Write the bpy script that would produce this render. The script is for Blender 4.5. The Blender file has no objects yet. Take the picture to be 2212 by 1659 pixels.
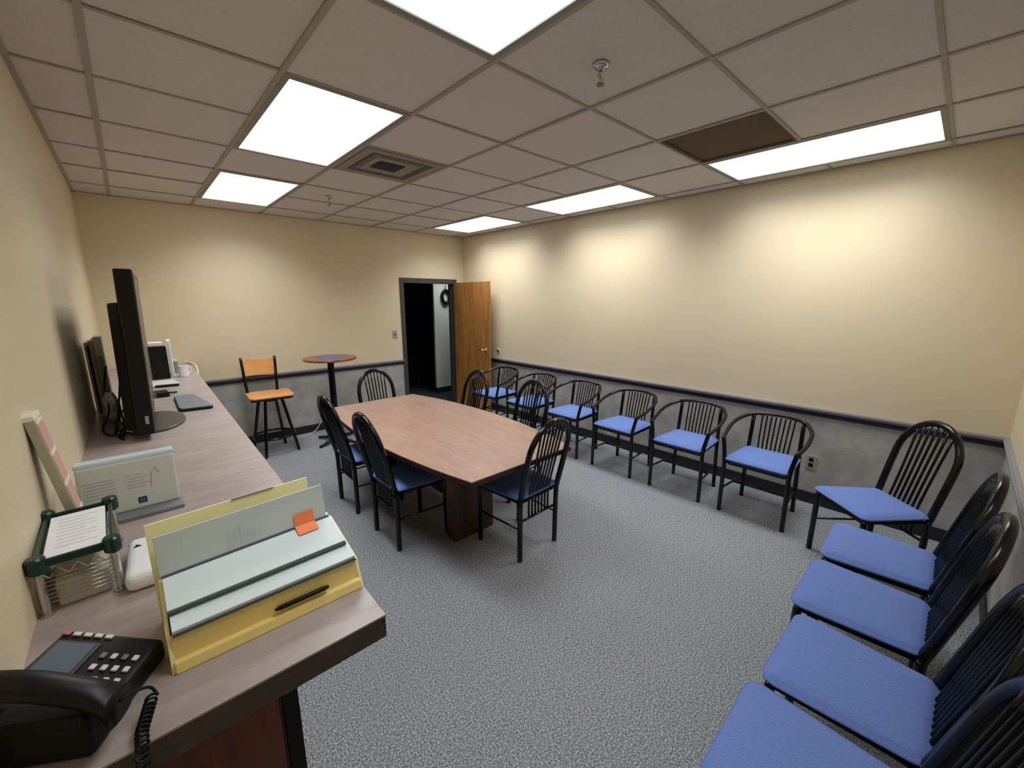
import bpy, bmesh, math, random
from mathutils import Vector, Matrix, Euler
random.seed(7)
PI = math.pi
C = bpy.context.scene.collection
SC = bpy.context.scene

# ------------------------------------------------------------------ room numbers (metres)
H = 2.7356
YF = 5.76          # far wall
XR = 4.407         # right wall
XL = -0.012        # left wall
YN = -0.31         # near wall
GX = [0.242, 0.871, 1.509, 2.162, 2.856, 3.512, 4.204]
GY = [0.224, 0.879, 1.505, 2.194, 2.803, 3.445, 4.073, 4.660, 5.291]
CT = 1.07          # counter top height

# ------------------------------------------------------------------ materials
def srgb(r, g, b):
    f = lambda c: (c / 255 / 12.92) if c / 255 <= 0.04045 else ((c / 255 + 0.055) / 1.055) ** 2.4
    return (f(r), f(g), f(b), 1)

def mat(name, col, rough=0.6, metal=0.0, spec=0.5, noise=None, bump=None, coat=0.0):
    """noise = (scale, other colour, contrast lo, hi); bump = (scale, strength)"""
    m = bpy.data.materials.new(name); m.use_nodes = True
    nt = m.node_tree; b = nt.nodes['Principled BSDF']
    b.inputs['Roughness'].default_value = rough
    b.inputs['Metallic'].default_value = metal
    b.inputs['Specular IOR Level'].default_value = spec
    b.inputs['Coat Weight'].default_value = coat
    b.inputs['Base Color'].default_value = col
    tc = nt.nodes.new('ShaderNodeTexCoord')
    if noise:
        n = nt.nodes.new('ShaderNodeTexNoise'); n.inputs['Scale'].default_value = noise[0]
        n.inputs['Detail'].default_value = 6
        r = nt.nodes.new('ShaderNodeValToRGB')
        r.color_ramp.elements[0].position = noise[2]; r.color_ramp.elements[0].color = col
        r.color_ramp.elements[1].position = noise[3]; r.color_ramp.elements[1].color = noise[1]
        if len(noise) > 4:
            mp = nt.nodes.new('ShaderNodeMapping'); mp.inputs['Scale'].default_value = noise[4]
            nt.links.new(tc.outputs['Object'], mp.inputs[0]); nt.links.new(mp.outputs[0], n.inputs['Vector'])
        else:
            nt.links.new(tc.outputs['Object'], n.inputs['Vector'])
        nt.links.new(n.outputs['Fac'], r.inputs[0]); nt.links.new(r.outputs[0], b.inputs['Base Color'])
    if bump:
        n2 = nt.nodes.new('ShaderNodeTexNoise'); n2.inputs['Scale'].default_value = bump[0]
        n2.inputs['Detail'].default_value = 4
        bp = nt.nodes.new('ShaderNodeBump'); bp.inputs['Strength'].default_value = bump[1]
        bp.inputs['Distance'].default_value = 0.01
        nt.links.new(tc.outputs['Object'], n2.inputs['Vector'])
        nt.links.new(n2.outputs['Fac'], bp.inputs['Height']); nt.links.new(bp.outputs[0], b.inputs['Normal'])
    return m

def emis(name, col, strength):
    m = bpy.data.materials.new(name); m.use_nodes = True
    nt = m.node_tree; nt.nodes.remove(nt.nodes['Principled BSDF'])
    e = nt.nodes.new('ShaderNodeEmission'); e.inputs[0].default_value = col; e.inputs[1].default_value = strength
    nt.links.new(e.outputs[0], nt.nodes['Material Output'].inputs[0])
    return m

def carpet_mat():
    m = bpy.data.materials.new('carpet_loops'); m.use_nodes = True
    nt = m.node_tree; b = nt.nodes['Principled BSDF']; b.inputs['Roughness'].default_value = 0.95
    b.inputs['Specular IOR Level'].default_value = 0.1
    tc = nt.nodes.new('ShaderNodeTexCoord')
    n = nt.nodes.new('ShaderNodeTexNoise'); n.inputs['Scale'].default_value = 130; n.inputs['Detail'].default_value = 4
    n.inputs['Roughness'].default_value = 0.7
    r = nt.nodes.new('ShaderNodeValToRGB')
    e = r.color_ramp.elements
    e[0].position = 0.36; e[0].color = srgb(82, 85, 92)
    e[1].position = 0.66; e[1].color = srgb(208, 209, 210)
    mid = e.new(0.5); mid.color = srgb(142, 145, 150)
    n2 = nt.nodes.new('ShaderNodeTexNoise'); n2.inputs['Scale'].default_value = 2.2
    mx = nt.nodes.new('ShaderNodeMixRGB'); mx.blend_type = 'MULTIPLY'; mx.inputs[0].default_value = 0.5
    r2 = nt.nodes.new('ShaderNodeValToRGB')
    r2.color_ramp.elements[0].color = (0.8, 0.8, 0.86, 1); r2.color_ramp.elements[1].color = (1, 1, 1, 1)
    bp = nt.nodes.new('ShaderNodeBump'); bp.inputs['Strength'].default_value = 0.5; bp.inputs['Distance'].default_value = 0.006
    L = nt.links.new
    L(tc.outputs['Object'], n.inputs['Vector']); L(tc.outputs['Object'], n2.inputs['Vector'])
    L(n.outputs['Fac'], r.inputs[0]); L(n2.outputs['Fac'], r2.inputs[0])
    L(r.outputs[0], mx.inputs[1]); L(r2.outputs[0], mx.inputs[2]); L(mx.outputs[0], b.inputs['Base Color'])
    L(n.outputs['Fac'], bp.inputs['Height']); L(bp.outputs[0], b.inputs['Normal'])
    return m

def wood_mat(name, c1, c2, scale, stretch, rough=0.4, spec=0.5, coat=0.0):
    m = bpy.data.materials.new(name); m.use_nodes = True
    nt = m.node_tree; b = nt.nodes['Principled BSDF']; b.inputs['Roughness'].default_value = rough
    b.inputs['Specular IOR Level'].default_value = spec; b.inputs['Coat Weight'].default_value = coat
    b.inputs['Coat Roughness'].default_value = 0.2
    tc = nt.nodes.new('ShaderNodeTexCoord'); mp = nt.nodes.new('ShaderNodeMapping')
    mp.inputs['Scale'].default_value = stretch
    n = nt.nodes.new('ShaderNodeTexNoise'); n.inputs['Scale'].default_value = scale; n.inputs['Detail'].default_value = 8
    n.inputs['Distortion'].default_value = 1.2
    r = nt.nodes.new('ShaderNodeValToRGB')
    r.color_ramp.elements[0].position = 0.35; r.color_ramp.elements[0].color = c1
    r.color_ramp.elements[1].position = 0.65; r.color_ramp.elements[1].color = c2
    L = nt.links.new
    L(tc.outputs['Object'], mp.inputs[0]); L(mp.outputs[0], n.inputs['Vector'])
    L(n.outputs['Fac'], r.inputs[0]); L(r.outputs[0], b.inputs['Base Color'])
    return m

def wall_mat():
    """one wall covering: painted plaster above the rail, mottled grey wallcovering below it"""
    m = bpy.data.materials.new('painted_wall_with_wainscot'); m.use_nodes = True
    nt = m.node_tree; b = nt.nodes['Principled BSDF']
    b.inputs['Roughness'].default_value = 0.5; b.inputs['Specular IOR Level'].default_value = 0.25
    geo = nt.nodes.new('ShaderNodeNewGeometry'); sep = nt.nodes.new('ShaderNodeSeparateXYZ')
    gt = nt.nodes.new('ShaderNodeMath'); gt.operation = 'GREATER_THAN'; gt.inputs[1].default_value = 0.815
    tc = nt.nodes.new('ShaderNodeTexCoord')
    n = nt.nodes.new('ShaderNodeTexNoise'); n.inputs['Scale'].default_value = 4.5; n.inputs['Detail'].default_value = 9
    n.inputs['Roughness'].default_value = 0.65
    r = nt.nodes.new('ShaderNodeValToRGB')
    r.color_ramp.elements[0].position = 0.3; r.color_ramp.elements[0].color = srgb(150, 150, 150)
    r.color_ramp.elements[1].position = 0.72; r.color_ramp.elements[1].color = srgb(194, 192, 186)
    n2 = nt.nodes.new('ShaderNodeTexNoise'); n2.inputs['Scale'].default_value = 1.3
    r2 = nt.nodes.new('ShaderNodeValToRGB')
    r2.color_ramp.elements[0].position = 0.3; r2.color_ramp.elements[0].color = srgb(226, 210, 178)
    r2.color_ramp.elements[1].position = 0.7; r2.color_ramp.elements[1].color = srgb(229, 215, 186)
    mx = nt.nodes.new('ShaderNodeMixRGB')
    n3 = nt.nodes.new('ShaderNodeTexNoise'); n3.inputs['Scale'].default_value = 160
    bp = nt.nodes.new('ShaderNodeBump'); bp.inputs['Strength'].default_value = 0.12; bp.inputs['Distance'].default_value = 0.002
    L = nt.links.new
    L(geo.outputs['Position'], sep.inputs[0]); L(sep.outputs['Z'], gt.inputs[0])
    for q in (n, n2, n3): L(tc.outputs['Object'], q.inputs['Vector'])
    L(n.outputs['Fac'], r.inputs[0]); L(n2.outputs['Fac'], r2.inputs[0])
    L(gt.outputs[0], mx.inputs[0]); L(r.outputs[0], mx.inputs[1]); L(r2.outputs[0], mx.inputs[2])
    L(mx.outputs[0], b.inputs['Base Color'])
    L(n3.outputs['Fac'], bp.inputs['Height']); L(bp.outputs[0], b.inputs['Normal'])
    return m

M = dict(
    wall=wall_mat(),
    paint=mat('beige_wall_paint', srgb(227, 212, 181), 0.45, spec=0.3, bump=(160, 0.1)),
    tile=mat('ceiling_tile', srgb(220, 214, 206), 0.95, spec=0.1, noise=(120, srgb(212, 206, 197), 0.4, 0.7), bump=(200, 0.15)),
    tee=mat('ceiling_tee', srgb(172, 165, 148), 0.6, spec=0.2),
    void=mat('dark_void', srgb(112, 100, 82), 0.95, spec=0.0),
    slate=mat('slate_trim_paint', srgb(138, 139, 147), 0.35),
    slate_dark=mat('dark_trim_and_rail_shade', srgb(30, 30, 36), 0.4),  # baseboard paint, also the painted shadow under the chair rail
    carpet=carpet_mat(),
    chairblk=mat('black_enamel_tube', srgb(9, 9, 10), 0.2, spec=0.45),
    chairtop=mat('black_enamel', srgb(10, 10, 12), 0.22, spec=0.5),
    blue=mat('blue_seat_fabric', srgb(104, 128, 192), 0.9, spec=0.15, noise=(300, srgb(114, 139, 203), 0.4, 0.6), bump=(400, 0.25)),
    tabletop=wood_mat('tan_wood_laminate', srgb(166, 134, 117), srgb(178, 147, 130), 2.6, (6, 1.0, 1), 0.34, 0.5),
    tableedge=mat('dark_table_edge', srgb(48, 28, 22), 0.4),
    pedestal=wood_mat('dark_wood_veneer', srgb(66, 40, 26), srgb(88, 54, 34), 3, (5, 5, 0.6), 0.4),
    counter=wood_mat('mauve_grey_laminate', srgb(158, 145, 142), srgb(174, 162, 159), 3.5, (1.0, 5, 1), 0.33, 0.5),
    counteredge=mat('dark_laminate_edge', srgb(66, 54, 50), 0.4, noise=(30, srgb(82, 68, 62), 0.4, 0.7)),
    cabinet=wood_mat('reddish_wood_panel', srgb(72, 34, 16), srgb(100, 50, 24), 2.5, (6, 6, 0.5), 0.35),
    doorwood=wood_mat('oak_door_veneer', srgb(150, 102, 50), srgb(180, 127, 68), 2.4, (5, 5, 0.7), 0.38),
    frame=mat('dark_green_grey_frame', srgb(62, 66, 66), 0.4),
    stoolwood=wood_mat('orange_plywood', srgb(232, 160, 92), srgb(244, 180, 116), 2.0, (1, 6, 6), 0.3),
    chrome=mat('chrome', srgb(200, 200, 196), 0.15, metal=1.0),
    brass=mat('bright_lever_metal', srgb(225, 205, 185), 0.2, metal=1.0),
    blackplastic=mat('black_plastic', srgb(10, 10, 11), 0.38, spec=0.3),
    matteblack=mat('matte_black_plastic', srgb(9, 9, 10), 0.6, spec=0.3),
    greyplastic=mat('dark_grey_plastic', srgb(70, 70, 68), 0.3),
    screen=mat('glossy_screen', srgb(24, 25, 26), 0.3, spec=0.5),
    lcd=mat('grey_lcd', srgb(98, 108, 120), 0.18),
    whitekey=mat('white_key_plastic', srgb(215, 215, 212), 0.4),
    redkey=mat('red_key_plastic', srgb(190, 110, 112), 0.4),
    yellow=mat('yellow_card', srgb(238, 212, 128), 0.6, noise=(8, srgb(244, 224, 148), 0.3, 0.7)),
    manila=mat('manila_card', srgb(255, 248, 192), 0.7),
    paleblue=mat('pale_blue_card', srgb(216, 232, 236), 0.5, noise=(5, srgb(224, 238, 242), 0.3, 0.7)),
    greyblue=mat('grey_blue_card', srgb(204, 217, 217), 0.5),
    edgeline=mat('dark_card_edge', srgb(70, 86, 90), 0.7),
    orange=mat('orange_note', srgb(255, 150, 104), 0.8),
    white=mat('white_paper', srgb(236, 238, 242), 0.8),
    ink=mat('pale_grey_ink', srgb(190, 194, 200), 0.8),
    inkdark=mat('grey_print', srgb(172, 180, 180), 0.8),
    logoblue=mat('navy_print', srgb(40, 50, 92), 0.6),
    green=mat('dark_green_plastic', srgb(14, 52, 42), 0.3),
    wire=mat('chrome_wire', srgb(190, 188, 180), 0.22, metal=1.0),
    cream=mat('cream_card', srgb(236, 231, 208), 0.6),
    olive=mat('olive_card', srgb(188, 180, 146), 0.6),
    teal=mat('pale_teal_print', srgb(150, 170, 168), 0.6),
    pink=mat('pink_print', srgb(212, 168, 156), 0.7),
    greyedge=mat('sage_board_edge', srgb(170, 166, 146), 0.7),
    beige=mat('beige_box_plastic', srgb(196, 190, 172), 0.5),
    mint=mat('pale_mint_plastic', srgb(204, 212, 204), 0.4),
    icy=mat('icy_blue_plastic', srgb(200, 220, 226), 0.35),
    tray=mat('cool_grey_plastic', srgb(122, 130, 132), 0.4),
    slategrey=mat('slate_grey_plastic', srgb(112, 122, 126), 0.45),
    bluetop=mat('blue_laminate', srgb(84, 94, 152), 0.35),
    maroon=wood_mat('maroon_wood_rim', srgb(128, 72, 52), srgb(156, 92, 66), 3, (4, 4, 1), 0.3),
    hall=mat('unlit_room_dark', srgb(34, 34, 36), 0.9, spec=0.05),  # darkness of the unlit room put into the wall colour
    hallpanel=mat('pale_grey_green_panel', srgb(216, 226, 218), 0.6),
    plate=mat('light_switch_plate', srgb(170, 162, 150), 0.5),
    plate2=mat('grey_outlet_plate', srgb(160, 158, 152), 0.4),
    cord=mat('pale_cord', srgb(190, 188, 184), 0.5),
    lightframe=mat('light_trim_enamel', srgb(140, 138, 126), 0.5),
    ventgrey=mat('vent_enamel', srgb(150, 143, 130), 0.6),
    ventdark=mat('vent_louvre_dark', srgb(88, 82, 72), 0.6),
    bag=mat('white_plastic_bag', srgb(240, 240, 238), 0.35, noise=(22, srgb(150, 156, 170), 0.55, 0.75)),
)

def light_mat():
    m = bpy.data.materials.new('fluorescent_lens'); m.use_nodes = True
    nt = m.node_tree; nt.nodes.remove(nt.nodes['Principled BSDF'])
    e = nt.nodes.new('ShaderNodeEmission'); e.inputs[0].default_value = LIGHT_COL
    e.inputs[1].default_value = LIGHT_STR
    nt.links.new(e.outputs[0], nt.nodes['Material Output'].inputs[0])
    return m
LIGHT_COL = (0.97, 0.99, 1.0, 1)
LIGHT_STR = 1.6
LAMP_W = 14.4; LAMP_SPREAD = 132
M['lens'] = light_mat()

# ------------------------------------------------------------------ mesh collector
class MB:
    def __init__(s): s.bm = bmesh.new()
    def box(s, c, d, rot=None):
        r = bmesh.ops.create_cube(s.bm, size=1.0)
        mt = Matrix.Translation(c) @ (rot.to_4x4() if rot else Matrix.Identity(4)) @ Matrix.Diagonal((*d, 1))
        bmesh.ops.transform(s.bm, matrix=mt, verts=r['verts']); return s
    def bb(s, x0, x1, y0, y1, z0, z1):
        return s.box(((x0 + x1) / 2, (y0 + y1) / 2, (z0 + z1) / 2), (abs(x1 - x0), abs(y1 - y0), abs(z1 - z0)))
    def prism(s, pts, z0, z1):
        a = [s.bm.verts.new((p[0], p[1], z0)) for p in pts]; b = [s.bm.verts.new((p[0], p[1], z1)) for p in pts]
        n = len(pts); s.bm.faces.new(list(reversed(a))); s.bm.faces.new(b)
        for i in range(n): s.bm.faces.new((a[i], a[(i + 1) % n], b[(i + 1) % n], b[i]))
        return s
    def extrude_x(s, prof, x0, x1, x1b=None):
        """profile of (y, z) points swept along x"""
        a = [s.bm.verts.new((x0, p[0], p[1])) for p in prof]; b = [s.bm.verts.new((x1, p[0], p[1])) for p in prof]
        n = len(prof); s.bm.faces.new(a); s.bm.faces.new(list(reversed(b)))
        for i in range(n): s.bm.faces.new((a[(i + 1) % n], a[i], b[i], b[(i + 1) % n]))
        return s
    def tube(s, pts, r, n=10, closed=False, caps=True):
        pts = [Vector(p) for p in pts]; m = len(pts); rings = []
        rr = r if isinstance(r, (list, tuple)) else [r] * m
        prev = None
        for i, p in enumerate(pts):
            if closed: t = (pts[(i + 1) % m] - pts[i - 1]).normalized()
            else: t = (pts[min(i + 1, m - 1)] - pts[max(i - 1, 0)]).normalized()
            if prev is None:
                u = t.cross(Vector((0, 0, 1)))
                if u.length < 1e-3: u = t.cross(Vector((0, 1, 0)))
                u.normalize()
            else:
                u = (prev - t * prev.dot(t))
                u.normalize()
            prev = u; v = t.cross(u)
            rings.append([s.bm.verts.new(p + (u * math.cos(2 * PI * k / n) + v * math.sin(2 * PI * k / n)) * rr[i]) for k in range(n)])
        for i in range(m if closed else m - 1):
            A, B = rings[i], rings[(i + 1) % m]
            for k in range(n): s.bm.faces.new((A[k], A[(k + 1) % n], B[(k + 1) % n], B[k]))
        if not closed and caps:
            s.bm.faces.new(list(reversed(rings[0]))); s.bm.faces.new(rings[-1])
        return s
    def cyl(s, c, r, z0, z1, n=24, r2=None):
        return s.lathe([(r, z0), (r2 if r2 is not None else r, z1)], c, n)
    def lathe(s, prof, c=(0, 0), n=24):
        rings = []
        for (r, z) in prof:
            rings.append([s.bm.verts.new((c[0] + r * math.cos(2 * PI * k / n), c[1] + r * math.sin(2 * PI * k / n), z)) for k in range(n)])
        for A, B in zip(rings, rings[1:]):
            for k in range(n): s.bm.faces.new((A[k], A[(k + 1) % n], B[(k + 1) % n], B[k]))
        s.bm.faces.new(list(reversed(rings[0]))); s.bm.faces.new(rings[-1]); return s
    def xf(s, mt):
        bmesh.ops.transform(s.bm, matrix=mt, verts=s.bm.verts[:]); return s
    def build(s, name, m, parent=None, smooth=False, bevel=0.0, seg=2):
        bmesh.ops.recalc_face_normals(s.bm, faces=s.bm.faces[:])
        me = bpy.data.meshes.new(name); s.bm.to_mesh(me); s.bm.free()
        me.materials.append(m)
        if smooth:
            for p in me.polygons: p.use_smooth = True
        o = bpy.data.objects.new(name, me); C.objects.link(o)
        if parent: o.parent = parent
        if bevel:
            b = o.modifiers.new('bevel', 'BEVEL'); b.width = bevel; b.segments = seg; b.limit_method = 'ANGLE'
        return o

def curve_pts(ctrl, n=8):
    """catmull-rom through control points"""
    P = [Vector(p) for p in ctrl]; out = []
    for i in range(len(P) - 1):
        p0 = P[max(i - 1, 0)]; p1 = P[i]; p2 = P[i + 1]; p3 = P[min(i + 2, len(P) - 1)]
        for k in range(n):
            t = k / n
            out.append(0.5 * ((2 * p1) + (p2 - p0) * t + (2 * p0 - 5 * p1 + 4 * p2 - p3) * t * t + (3 * p1 - p0 - 3 * p2 + p3) * t ** 3))
    out.append(P[-1]); return out

def thing(name, label, cat, loc=(0, 0, 0), rotz=0.0, group=None):
    o = bpy.data.objects.new(name, None); C.objects.link(o); o.empty_display_size = 0.1
    o.location = loc; o.rotation_euler = (0, 0, rotz); o['label'] = label; o['category'] = cat
    if group: o['group'] = group
    return o
def tag(o, label, cat, group=None):
    o['label'] = label; o['category'] = cat
    if group: o['group'] = group
    return o
def struct(o): o['kind'] = 'structure'; return o

def dup(root, loc, rotz, label, group=None):
    r = root.copy(); C.objects.link(r); r.location = loc; r.rotation_euler = (0, 0, rotz); r['label'] = label
    if group: r['group'] = group
    for ch in list(root.children):
        c = ch.copy(); C.objects.link(c); c.parent = r
        for g in list(ch.children):
            d = g.copy(); C.objects.link(d); d.parent = c
    return r

# ================================================================== ROOM SHELL
struct(MB().bb(XL - .1, XR + .1, YN - .1, YF + .12, -0.1, 0.0).build('floor', M['carpet']))
T = 0.12
struct(MB().bb(XL - T, XL, YN - T, YF + T, 0, H + .02).build('wall_left', M['paint']))
struct(MB().bb(XR, XR + T, YN - T, YF + T, 0, H + .02).build('wall_right', M['wall']))
struct(MB().bb(XL, XR, YN - T, YN, 0, H + .02).build('wall_near', M['wall']))
DX0, DX1, DZ = 3.306, 4.19, 1.995      # clear door opening
w = MB()
w.bb(XL, DX0 - .03, YF, YF + T, 0, H + .02); w.bb(DX1 + .03, XR, YF, YF + T, 0, H + .02)
w.bb(DX0 - .03, DX1 + .03, YF, YF + T, DZ + .03, H + .02)
struct(w.build('wall_far', M['wall']))

# door 1: steel frame in the far wall, oak leaf swung into the room
d = struct(thing('door_1', '', ''))
del d['label']; del d['category']
f = MB()
fx0, fx1 = 3.243, 4.262
f.bb(fx0, DX0, YF - .016, YF + T + .016, 0, DZ + .075); f.bb(DX1, fx1, YF - .016, YF + T + .016, 0, DZ + .075)
f.bb(DX0, DX1, YF - .016, YF + T + .016, DZ, DZ + .075)
f.bb(DX0, DX0 + .012, YF + .05, YF + .08, 0, DZ); f.bb(DX1 - .012, DX1, YF + .05, YF + .08, 0, DZ)
f.build('door_frame', M['frame'], d, bevel=.003)
hinge = Vector((4.235, YF - .03)); tip = Vector((4.268, 4.885))
u = (tip - hinge).normalized(); nrm = Vector((u.y, -u.x)) * -1
def leafpt(a, b, z): p = hinge + u * a + nrm * b; return (p.x, p.y, z)
lw = (tip - hinge).length
lf = MB(); th = .042
sgn = -1 if nrm.x > 0 else 1      # thickness grows towards the room (-x)
nn = Vector((-abs(nrm.x), nrm.y * (1 if nrm.x < 0 else -1)))
def lp(a, b): p = hinge + u * a + nn * b; return (p.x, p.y)
lf.prism([lp(0, 0), lp(lw, 0), lp(lw, th), lp(0, th)], .012, DZ + .02)
leaf = lf.build('door_leaf', M['doorwood'], d, bevel=.002)
hd = MB()
rz = Matrix.Rotation(math.atan2(nn.y, nn.x) - PI / 2, 4, 'Z')
p = lp(lw - .07, th)
hd.lathe([(.026, 0), (.026, .008), (.01, .012), (.01, .05)], (0, 0), 16).xf(Matrix.Translation((p[0], p[1], .985)) @ rz @ Matrix.Rotation(-PI / 2, 4, 'X'))
q = lp(lw - .07, th + .05); q2 = lp(lw - .17, th + .055)
hd.tube([(q[0], q[1], .985), ((q[0] * .4 + q2[0] * .6), (q[1] * .4 + q2[1] * .6), .987), (q2[0], q2[1], .982)], .0105, 10)
hd.build('door_handle', M['brass'], leaf, smooth=True)
hb = MB()
p = lp(lw - .07, 0)
hb.tube([(p[0], p[1], .985), (p[0] + .05, p[1], .985)], .011, 10)
hb.tube([(p[0] + .045, p[1], .985), (p[0] + .045, p[1] + .08, .985)], .009, 10)
hb.build('door_handle', M['brass'], leaf, smooth=True)
for z in (.25, 1.05, 1.8):
    MB().cyl((hinge.x - .012, hinge.y + .004), .009, z - .05, z + .05, 12).build('hinge', M['frame'], leaf)

# dark room past the doorway
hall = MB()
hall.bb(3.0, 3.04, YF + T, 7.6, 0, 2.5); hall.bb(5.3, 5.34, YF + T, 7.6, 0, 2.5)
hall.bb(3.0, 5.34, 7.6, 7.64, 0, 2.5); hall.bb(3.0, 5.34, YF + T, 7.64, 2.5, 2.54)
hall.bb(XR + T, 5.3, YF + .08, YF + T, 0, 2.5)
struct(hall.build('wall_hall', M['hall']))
hl = bpy.data.lights.new('hall_panel_fill', 'AREA'); hl.size = .5; hl.energy = 5; hl.spread = math.radians(110)  # unseen fill light, added to brighten the pale panel
ho = bpy.data.objects.new('hall_panel_fill', hl); C.objects.link(ho); ho.location = (4.62, 6.15, 2.48); ho.rotation_euler = (math.radians(20), 0, 0)
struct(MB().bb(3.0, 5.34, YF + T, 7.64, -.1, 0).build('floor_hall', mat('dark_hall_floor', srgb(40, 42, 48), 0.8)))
hp = thing('wall_panel', 'pale grey-green upright panel standing in the dark room past the doorway', 'panel', (4.66, 6.62, 0))
MB().bb(-.30, .30, 0, .05, .10, 2.2).build('panel_board', M['hallpanel'], hp, bevel=.003)
MB().bb(-.30, .30, -.006, .05, 0, .10).build('kick_strip', mat('navy_kick_strip', srgb(28, 32, 44), .6), hp, bevel=.002)
co = thing('wreath', 'dark ring-shaped object hanging high on the pale panel past the doorway', 'ring', (4.60, 6.585, 1.80))
ring = MB(); ring.tube([(.078 * math.cos(a * PI / 12), 0, .115 * math.sin(a * PI / 12)) for a in range(24)], .028, 8, closed=True)
ring.build('ring', M['matteblack'], co, smooth=True)
MB().tube([(0, .01, .11), (0, .0, .22)], .006, 6).build('hanger', M['matteblack'], co)
gp = MB().bb(3.40, 3.50, 6.2, 6.26, 0, 2.1).build('wall_post', mat('grey_post_paint', srgb(120, 128, 126), .4))
struct(gp)

# chair rail and baseboards
def rail(name, x0, x1, y0, y1, nx, ny):
    """nx,ny: inward normal"""
    o = MB()
    if nx:
        xa = x0; o.bb(xa, xa + nx * .022, y0, y1, .818, .852); ob = (xa, xa + nx * .03)
        o.bb(ob[0], ob[1], y0, y1, .832, .846)
        lo = MB().bb(xa, xa + nx * .014, y0, y1, .782, .818)
    else:
        ya = y0; o.bb(x0, x1, ya, ya + ny * .022, .818, .852); o.bb(x0, x1, ya, ya + ny * .03, .832, .846)
        lo = MB().bb(x0, x1, ya, ya + ny * .014, .782, .818)
    r = struct(o.build(name, M['slate'], bevel=.003)); l = lo.build('rail_shadow_band', M['slate_dark'], r)  # dark lower band stands for the black shadow under the rail
    return r
rail('trim_1', XR, XR, YN, YF, -1, 0)
rail('trim_2', XL, fx0, YF, YF, 0, -1)
rail('trim_3', XL, XR - .03, YN, YN, 0, 1)
rail('trim_4', fx1, XR - .03, YF, YF, 0, -1)
struct(MB().bb(XR - .014, XR, YN, YF, 0, .10).build('baseboard_right', M['slate_dark'], bevel=.003))
struct(MB().bb(XL, fx0, YF - .014, YF, 0, .10).build('baseboard_far', M['slate_dark'], bevel=.003))
struct(MB().bb(XL, XR - .014, YN, YN + .014, 0, .10).build('baseboard_near', M['slate_dark'], bevel=.003))

# ------------------------------------------------------------------ ceiling
gx = [XL] + GX + [XR]; gy = [YN] + GY + [YF]
LX = [(GX[1], GX[2]), (GX[5], GX[6])]
LY = [(GY[0], GY[2]), (GY[3], GY[5]), (GY[6], GY[8])]
def cell_is_light(x0, y0, x1, y1):
    for a, b in LX:
        for c_, e_ in LY:
            if x0 >= a - .01 and x1 <= b + .01 and y0 >= c_ - .01 and y1 <= e_ + .01: return True
    return False
HOLE = (GX[4], GX[5], GY[1], GY[2])
VENT = (GX[2], GX[3], GY[4], GY[5])
t = MB()
for i in range(len(gx) - 1):
    for j in range(len(gy) - 1):
        x0, x1, y0, y1 = gx[i], gx[i + 1], gy[j], gy[j + 1]
        if cell_is_light(x0, y0, x1, y1): continue
        if abs(x0 - HOLE[0]) < .01 and abs(y0 - HOLE[2]) < .01: continue
        dz = random.uniform(0, .003)
        t.bb(x0 + .002, x1 - .002, y0 + .002, y1 - .002, H + .004 + dz, H + .02)
struct(t.build('ceiling', M['tile']))
g = MB()
hw = .0115
for x in GX: g.bb(x - hw, x + hw, YN, YF, H - .002, H + .004)
def seg_free(x0, x1, y):
    for a, b in LX:
        if x0 >= a - .01 and x1 <= b + .01:
            for c_, e_ in LY:
                if c_ + .01 < y < e_ - .01: return False
    return True
for y in GY:
    for i in range(len(gx) - 1):
        if seg_free(gx[i], gx[i + 1], y): g.bb(gx[i], gx[i + 1], y - hw * .8, y + hw * .8, H - .001, H + .004)
for (a, b, c_, e_) in ((XL, XL + .022, YN, YF), (XR - .022, XR, YN, YF)): g.bb(a, b, c_, e_, H - .002, H + .004)
for (c_, e_) in ((YN, YN + .022), (YF - .022, YF)): g.bb(XL, XR, c_, e_, H - .002, H + .004)
struct(g.build('trim_5', M['tee']))
cpn = thing('ceiling_panel', 'dark brown square panel set in the ceiling grid beside the long bright light', 'ceiling panel', ((HOLE[0] + HOLE[1]) / 2, (HOLE[2] + HOLE[3]) / 2, H))
pa_, pb_ = (HOLE[1] - HOLE[0]) / 2, (HOLE[3] - HOLE[2]) / 2
MB().bb(-pa_ + .03, pa_ - .03, -pb_ + .03, pb_ - .03, .012, .024).build('panel', M['void'], cpn)
fr = MB(); fr.bb(-pa_ + hw, pa_ - hw, -pb_ + .01, -pb_ + .03, .001, .024); fr.bb(-pa_ + hw, pa_ - hw, pb_ - .03, pb_ - .01, .001, .024)
fr.bb(-pa_ + hw, -pa_ + .03, -pb_ + .03, pb_ - .03, .001, .024); fr.bb(pa_ - .03, pa_ - hw, -pb_ + .03, pb_ - .03, .001, .024)
fr.build('frame', M['void'], cpn)
struct(MB().bb(XL - T, XR + T, YN - T, YF + T, H + .5, H + .56).build('ceiling_deck', M['void']))

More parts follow.
